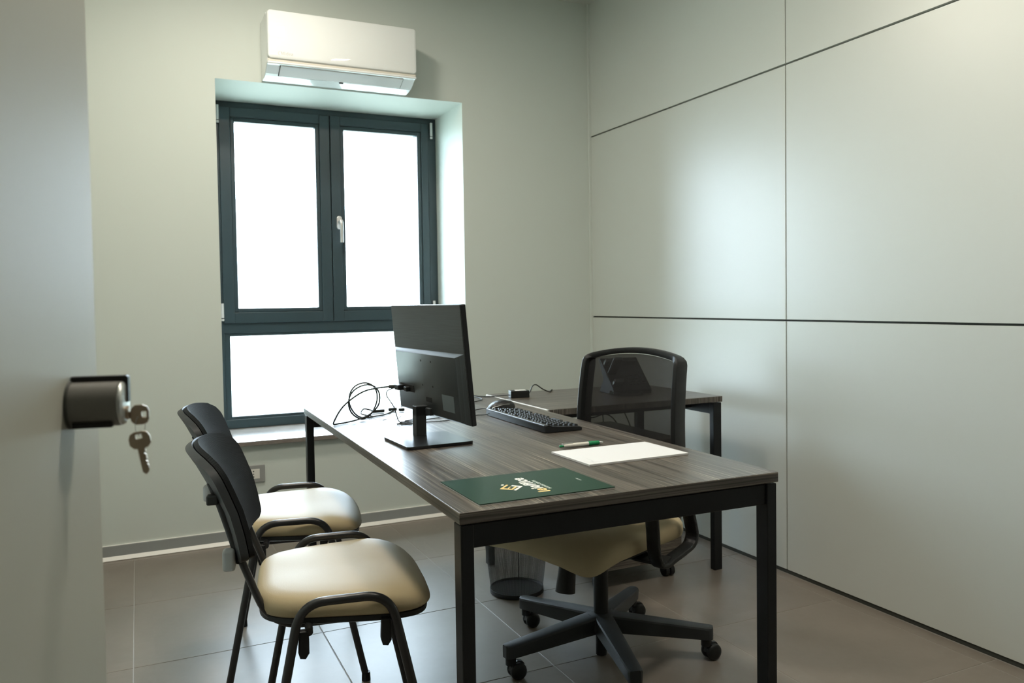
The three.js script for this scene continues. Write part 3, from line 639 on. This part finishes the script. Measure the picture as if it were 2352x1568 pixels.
{
  const t = thing('thin_cable', 'thin black cable dropping from the monitor to a tangle on the desk', 'cable', at(.21, TOP, 1.18), DR);
  const w2 = (a, y, l) => [a - .21, y - TOP, -(l - 1.18)];
  part('cord', tube(spline([[.215, .872, 1.12], [.190, .869, 1.14], [.171, .858, 1.16], [.172, .842, 1.17], [.186, .822, 1.18], [.200, .800, 1.185], [.208, .775, 1.185], [.214, .752, 1.175], [.226, .7425, 1.165], [.25, .7425, 1.16], [.262, .743, 1.175], [.24, .7435, 1.19], [.22, .7425, 1.185], [.205, .743, 1.17], [.226, .744, 1.15], [.252, .743, 1.145]].map((q) => w2(...q)), 120), .0017, 6), M.cable, t);
  part('wire_tie', [tube(spline([[.150, .7425, 1.335], [.165, .745, 1.315], [.18, .743, 1.29], [.196, .748, 1.268], [.182, .743, 1.272]].map((q) => w2(...q)), 30), .0009, 5), tube(spline([[.205, .753, 1.20], [.214, .760, 1.185], [.226, .768, 1.18]].map((q) => w2(...q)), 12), .0009, 5), tube(spline([[.23, .745, 1.16], [.245, .752, 1.165], [.262, .760, 1.16]].map((q) => w2(...q)), 12), .0009, 5)], M.cableThin, t);
}
{
  const c = at(.885, TOP, 1.665), t = thing('power_adapter', 'black power adapter brick with a lead at each end', 'adapter', c, -.20);
  const r = -.20, w2 = (a, y, l) => { const q = at(a, y, l), dx = q[0] - c[0], dz = q[2] - c[2]; return [Math.cos(r) * dx - Math.sin(r) * dz, y - TOP, Math.sin(r) * dx + Math.cos(r) * dz]; };
  part('body', bx(-.041, .041, .0, .031, -.024, .024, .003), M.blackPlastic, t);
  part('label_face', bx(-.018, .030, .0309, .0314, -.018, .014), M.socketWhite, t, 'pale printed sticker');
  part('lead', tube(spline([[-.041, .012, 0], w2(.82, TOP + .008, 1.705), w2(.78, TOP + .003, 1.735), w2(.745, TOP + .003, 1.775), w2(.72, TOP + .006, 1.82), w2(.70, TOP + .010, 1.83), w2(.705, TOP + .006, 1.775), w2(.72, TOP + .003, 1.69), w2(.70, TOP + .003, 1.64), w2(.65, TOP + .003, 1.605), w2(.56, TOP + .003, 1.60)], 80), .0022, 6), M.cableThin, t);
  part('mains_lead', tube(spline([[.041, .012, 0], w2(.945, TOP + .020, 1.68), w2(.965, TOP + .040, 1.70), w2(.985, TOP + .046, 1.71), w2(1.03, TOP + .022, 1.73), w2(1.07, TOP + .006, 1.75), w2(1.10, TOP + .004, 1.79), w2(1.13, TOP + .004, 1.835)], 60), .0026, 6), M.cableThin, t);
}
// cables hanging under the return desk, behind the mesh back
[[[-.455, .716], [-.452, .66], [-.442, .60], [-.43, .52], [-.40, .40], [-.38, .25], [-.38, .02]], [[-.60, .62], [-.54, .602], [-.4833, .6035], [-.44, .609], [-.4038, .606], [-.3747, .593], [-.3555, .567], [-.34, .50], [-.33, .35], [-.33, .02]], [[-.343, .716], [-.3252, .623], [-.2914, .549], [-.26, .45], [-.25, .30], [-.26, .02]]].forEach((pts, i) => {
  const t = thing('hanging_cable', ['thin cable dropping under the return desk, left of the other hanging ones', 'wavy cable sagging sideways under the return desk', 'straight slanting cable under the return desk beside its back leg'][i], 'cable', [0, 0, .815]);
  part('cord', tube(spline(pts.map(([x, y], k) => [x, y, .02 * Math.sin(k)]), 60), .003, 6), M.cableThin, t);
});

// ================================================================ DESK PHONE
{
  const c = [-.462, TOP, 1.055], t = thing('desk_phone', 'black desk telephone behind the mesh chair back', 'telephone', c, -.10);
  // body leaning back: front edge low, face tilted
  const slope = extrude([[.075, 0], [.078, .018], [-.062, .150], [-.078, .146], [-.030, .060], [-.070, .004], [-.070, 0]], .178, .003).translate(0, 0, -.089).rotateY(-Math.PI / 2);
  const body = part('body', slope, M.blackPlastic, t);
  const face = (u, v, d) => [u, .018 + v * .690 + d * .727, .078 - v * .727 + d * .690];   // u along x, v up the face, d out
  const tilt = (g, u, v, d) => g.rotateX(-.812).translate(...face(u, v, d)).translate(0, 0, 0);
  part('display', tilt(bx(-.03, .068, -.003, .003, -.022, .022, .001), 0, .150, .001), M.screen, body);
  for (let i = 0; i < 3; i++) for (let j = 0; j < 4; j++) part('button', tilt(bx(-.007, .007, -.002, .004, -.005, .005, .0015), .0 + i * .021, .030 + j * .018, .001), M.darkPlastic, body);
  for (let j = 0; j < 5; j++) part('button', tilt(bx(-.008, .008, -.002, .004, -.004, .004, .0015), .070, .030 + j * .017, .001), M.darkPlastic, body);
  part('handset', [tilt(bx(-.022, .022, 0, .018, -.085, .085, .008), -.064, .095, .012), tilt(bx(-.024, .024, -.012, .012, -.022, .022, .008), -.064, .035, .010), tilt(bx(-.024, .024, -.012, .012, -.022, .022, .008), -.064, .155, .010)], mat(L(.03, .035, .04), .25), t);
  const coil = [], path = spline([[-.100, .012, .06], [-.118, .012, .10], [-.095, .010, .145], [-.045, .010, .165], [.005, .010, .150], [.02, .010, .11]], 400);
  path.forEach((q, i) => { const a = i * .55; coil.push(q.clone().add(new THREE.Vector3(Math.cos(a) * .0055, Math.sin(a) * .0055, 0))); });
  part('coiled_cord', tube(coil, .0016, 5), M.cable, t);
}

// ================================================================ NOTEPAD, PEN, FOLDER
const POLYS = [[[[0.1756, 0.1508], [0.183, 0.1582], [0.1993, 0.1373], [0.1688, 0.1076], [0.1654, 0.114], [0.1894, 0.1358]], "#f6f6f0"], [[[0.1428, 0.1368], [0.1728, 0.1679], [0.1761, 0.1633], [0.1532, 0.1395], [0.1612, 0.1312], [0.1608, 0.135], [0.1724, 0.1477], [0.1735, 0.1448], [0.1623, 0.1314], [0.1664, 0.1259], [0.1831, 0.1442], [0.1852, 0.1375], [0.1638, 0.1164]], "#f0cf8a"], [[[0.1585, 0.1663], [0.1647, 0.175], [0.1691, 0.171], [0.1635, 0.1637]], "#f6f6f0"]];
{
  const c = at(.588, TOP, .366), t = thing('notepad', 'white paper pad lying near the front of the desk', 'notepad', c, DR + .03);
  const g = boxUV(bx(-.152, .152, 0, .0055, -.099, .099, .0008));
  const sheets = part('pages', g, M.paper, t);
  const P = t; const cv = document.createElement('canvas'); cv.width = 512; cv.height = 256; const x = cv.getContext('2d');
  x.fillStyle = '#d7d9d9'; x.fillRect(0, 0, 512, 256); x.fillStyle = '#9ea19e'; x.font = 'bold 46px sans-serif'; x.fillText('LM', 40, 90); x.font = '22px sans-serif'; x.fillStyle = '#bfc2bf'; x.fillText('leioffice', 150, 88); x.fillText('BUSINESS CENTER', 150, 116);
  const tx = new THREE.CanvasTexture(cv); tx.colorSpace = THREE.SRGBColorSpace;
  const pl = new THREE.PlaneGeometry(.09, .045).rotateX(-Math.PI / 2).rotateY(Math.PI / 2).translate(-.115, .0058, .035);
  part('letterhead', pl, mat(0xffffff, .75, { map: tx }), t, 'faint grey letterhead print');
}
{
  const A = at(.486, TOP, .514), B = at(.625, TOP, .5175), c = [A[0], TOP, A[2]], t = thing('pen', 'white ballpoint pen with green rubber grip beside the paper pad', 'pen', c, Math.atan2(-(B[2] - A[2]), B[0] - A[0]));
  const rz = (pts) => lathe(pts, 20).rotateZ(-Math.PI / 2).translate(0, .0062, 0);
  part('barrel', rz([[0, .012], [.0046, .013], [.0056, .03], [.0060, .06], [.0058, .090], [0, .090]]), M.penWhite, t);
  part('push_button', rz([[0, -.001], [.003, 0], [.0034, .004], [.0030, .013], [0, .013]]), M.green, t, 'dark green push button');
  part('clip', [bx(.008, .042, .0118, .0132, -.0022, .0022, .0006), bx(.008, .012, .008, .0128, -.0022, .0022, .0006)], M.chrome, t);
  part('ring', rz([[.0052, .0885], [.0061, .089], [.0061, .092], [.0052, .0925]]), M.chrome, t);
  part('grip', rz([[0, .0915], [.0060, .092], [.0062, .100], [.0056, .112], [.0060, .124], [.0050, .128], [0, .128]]), M.green, t, 'green rubber grip');
  part('tip', rz([[0, .1275], [.0044, .128], [.0024, .138], [.0008, .1415], [0, .142]]), M.chrome, t);
}
{
  // folder cover, portrait: text reads with its top to the visitors' side (left)
  const c = at(.2135, TOP, .1515), t = thing('folder', 'dark green printed folder on the near left corner of the desk', 'folder', c, DR + .015);
  const hw = .1605, hl = .1165, cv = document.createElement('canvas'); cv.width = 1440; cv.height = 1040; const x = cv.getContext('2d');
  // canvas x = across (left->right), canvas y = from far (top) to near (bottom)
  const px = (a) => (a - .053) / (2 * hw) * 1440, py = (l) => (1 - (l - .035) / (2 * hl)) * 1040;
  x.fillStyle = '#0d3726'; x.fillRect(0, 0, 1440, 1040);
  const poly = (pts, col) => { x.fillStyle = col; x.beginPath(); pts.forEach(([a, l], i) => i ? x.lineTo(px(a), py(l)) : x.moveTo(px(a), py(l))); x.closePath(); x.fill(); };
  POLYS.forEach(([pts, col]) => poly(pts, col));
  x.save(); x.translate(px(.233), py(.0677)); x.rotate(-Math.PI / 2);    // baseline runs away from the camera
  x.font = 'bold 160px sans-serif'; x.textBaseline = 'alphabetic'; let cx = 0; const total = x.measureText('leioffice').width, sx = (.150 / (2 * hl) * 1040) / total; x.scale(sx, 1);
  for (const [s, col] of [['le', '#f0cf8a'], ['i', '#f3f3ea'], ['office', '#f6f6f0']]) { x.fillStyle = x.strokeStyle = col; x.lineWidth = 7; x.fillText(s, cx, 0); x.strokeText(s, cx, 0); cx += x.measureText(s).width; }
  x.restore(); x.save(); x.translate(px(.2468), py(.089)); x.rotate(-Math.PI / 2); x.fillStyle = '#e3ebe3'; x.font = 'bold 46px sans-serif'; x.fillText('BUSINESS CENTER', 0, 0);
  x.restore(); x.save(); x.translate(px(.3435), py(.126)); x.rotate(-Math.PI / 2); x.fillStyle = '#dfe6df'; x.font = '34px sans-serif'; x.fillText('leioffice', 0, 0); x.restore();
  const tx = new THREE.CanvasTexture(cv); tx.colorSpace = THREE.SRGBColorSpace;
  const green = new THREE.MeshPhysicalMaterial({ map: tx, roughness: .38, specularIntensity: .8 });
  const top = new THREE.PlaneGeometry(2 * hw, 2 * hl).rotateX(-Math.PI / 2).translate(0, .0034, 0);
  part('back_sheet', bx(-hw, hw, 0, .0012, -hl, hl), M.paper, t);
  const cov = part('cover', bx(-hw, hw, .0018, .0033, -hl, hl, .0004), mat(C('#0d3726'), .4), t);
  part('cover_print', top, green, cov, 'green cover with white and gold lettering');
}

// ================================================================ AIR CONDITIONER
{
  const x0 = -1.8430, x1 = -1.1210, t = thing('air_conditioner', 'white wall-mounted air conditioner above the window', 'air conditioner', [(x0 + x1) / 2, 2.235, 0]);
  const hw = (x1 - x0) / 2;
  // side profile in (z, y): back plate, belly curving up to the lip, front, top
  const belly = [[.004, .283], [.004, .010], [.012, .002], [.030, .0], [.065, .0025], [.100, .0075], [.118, .0135], [.145, .027], [.178, .043], [.186, .050], [.182, .262], [.165, .283]];
  part('body', extrude(belly.map(([z, y]) => [z, y]).reverse(), 2 * hw - .008, .004).rotateY(-Math.PI / 2).translate(hw - .004, 0, 0), M.whiteSatin, t);
  // front panel with rounded corners and a soft turn at its top and sides
  const fp = extrude(roundRect(-hw, hw, .062, .287, .018, 6), .010, .012).translate(0, 0, .186);
  part('front_panel', toCreasedNormals(fp, .6), M.whitePlastic, t);
  const font = await new FontLoader().loadAsync('fonts/droid/droid_sans_regular.typeface.json');
  part('logo', [new TextGeometry('Midea', { font, size: .0145, depth: .0006, curveSegments: 4 }).translate(-hw + .060, .0805, .2079), new THREE.TorusGeometry(.0075, .0007, 4, 16, Math.PI * 1.2).rotateZ(.9).translate(-hw + .055, .0865, .2082)], mat(L(.48, .47, .44), .4), t, 'small grey brand lettering');
  part('trim_strip', bx(-hw + .002, hw - .002, .050, .064, .150, .196, .004), mat(L(.66, .63, .55), .4), t);
  part('lip', bx(-hw, hw, .040, .0515, .140, .199, .005), M.whiteSatin, t);
  // outlet in the belly with its closed louver
  const tilt = Math.atan2(.034, .068);
  const onBelly = (g, z, y) => g.rotateX(-tilt).translate(0, y, z);
  part('outlet', onBelly(bx(-hw + .060, hw - .060, -.002, .006, -.041, .036, .002), .145, .0265), M.gasket, t);
  const lv = part('louver', onBelly(bx(-hw + .063, hw - .063, -.006, 0, -.036, .036, .003), .145, .0265), M.whiteSatin, t);
  part('louver_clip', onBelly(bx(-.010, .010, -.008, -.001, -.043, -.037, .001), .145, .0265), M.gasket, lv);
}

// ================================================================ WALL SOCKET
{
  const t = thing('wall_socket', 'grey wall socket plate with white three-hole insert below the sill', 'wall socket', [-1.9345, .3302, 0]);
  part('plate', bx(-.0595, .0595, -.0425, .0425, 0, .0095, .003), M.socketPlate, t);
  const ins = part('insert', bx(-.034, .034, -.0235, .0235, .006, .0108, .001), M.socketWhite, t);
  for (const y of [-.0135, 0, .0135]) part('socket_hole', cyl(y ? .0032 : .0028, .0008, 12).rotateX(Math.PI / 2).translate(.0050, y, .0109), M.hole, ins);
  part('button_module', bx(.0118, .0332, -.0228, .0228, .0106, .0113, .0006), M.socketWhite, ins);
}

renderer.render(scene, camera);
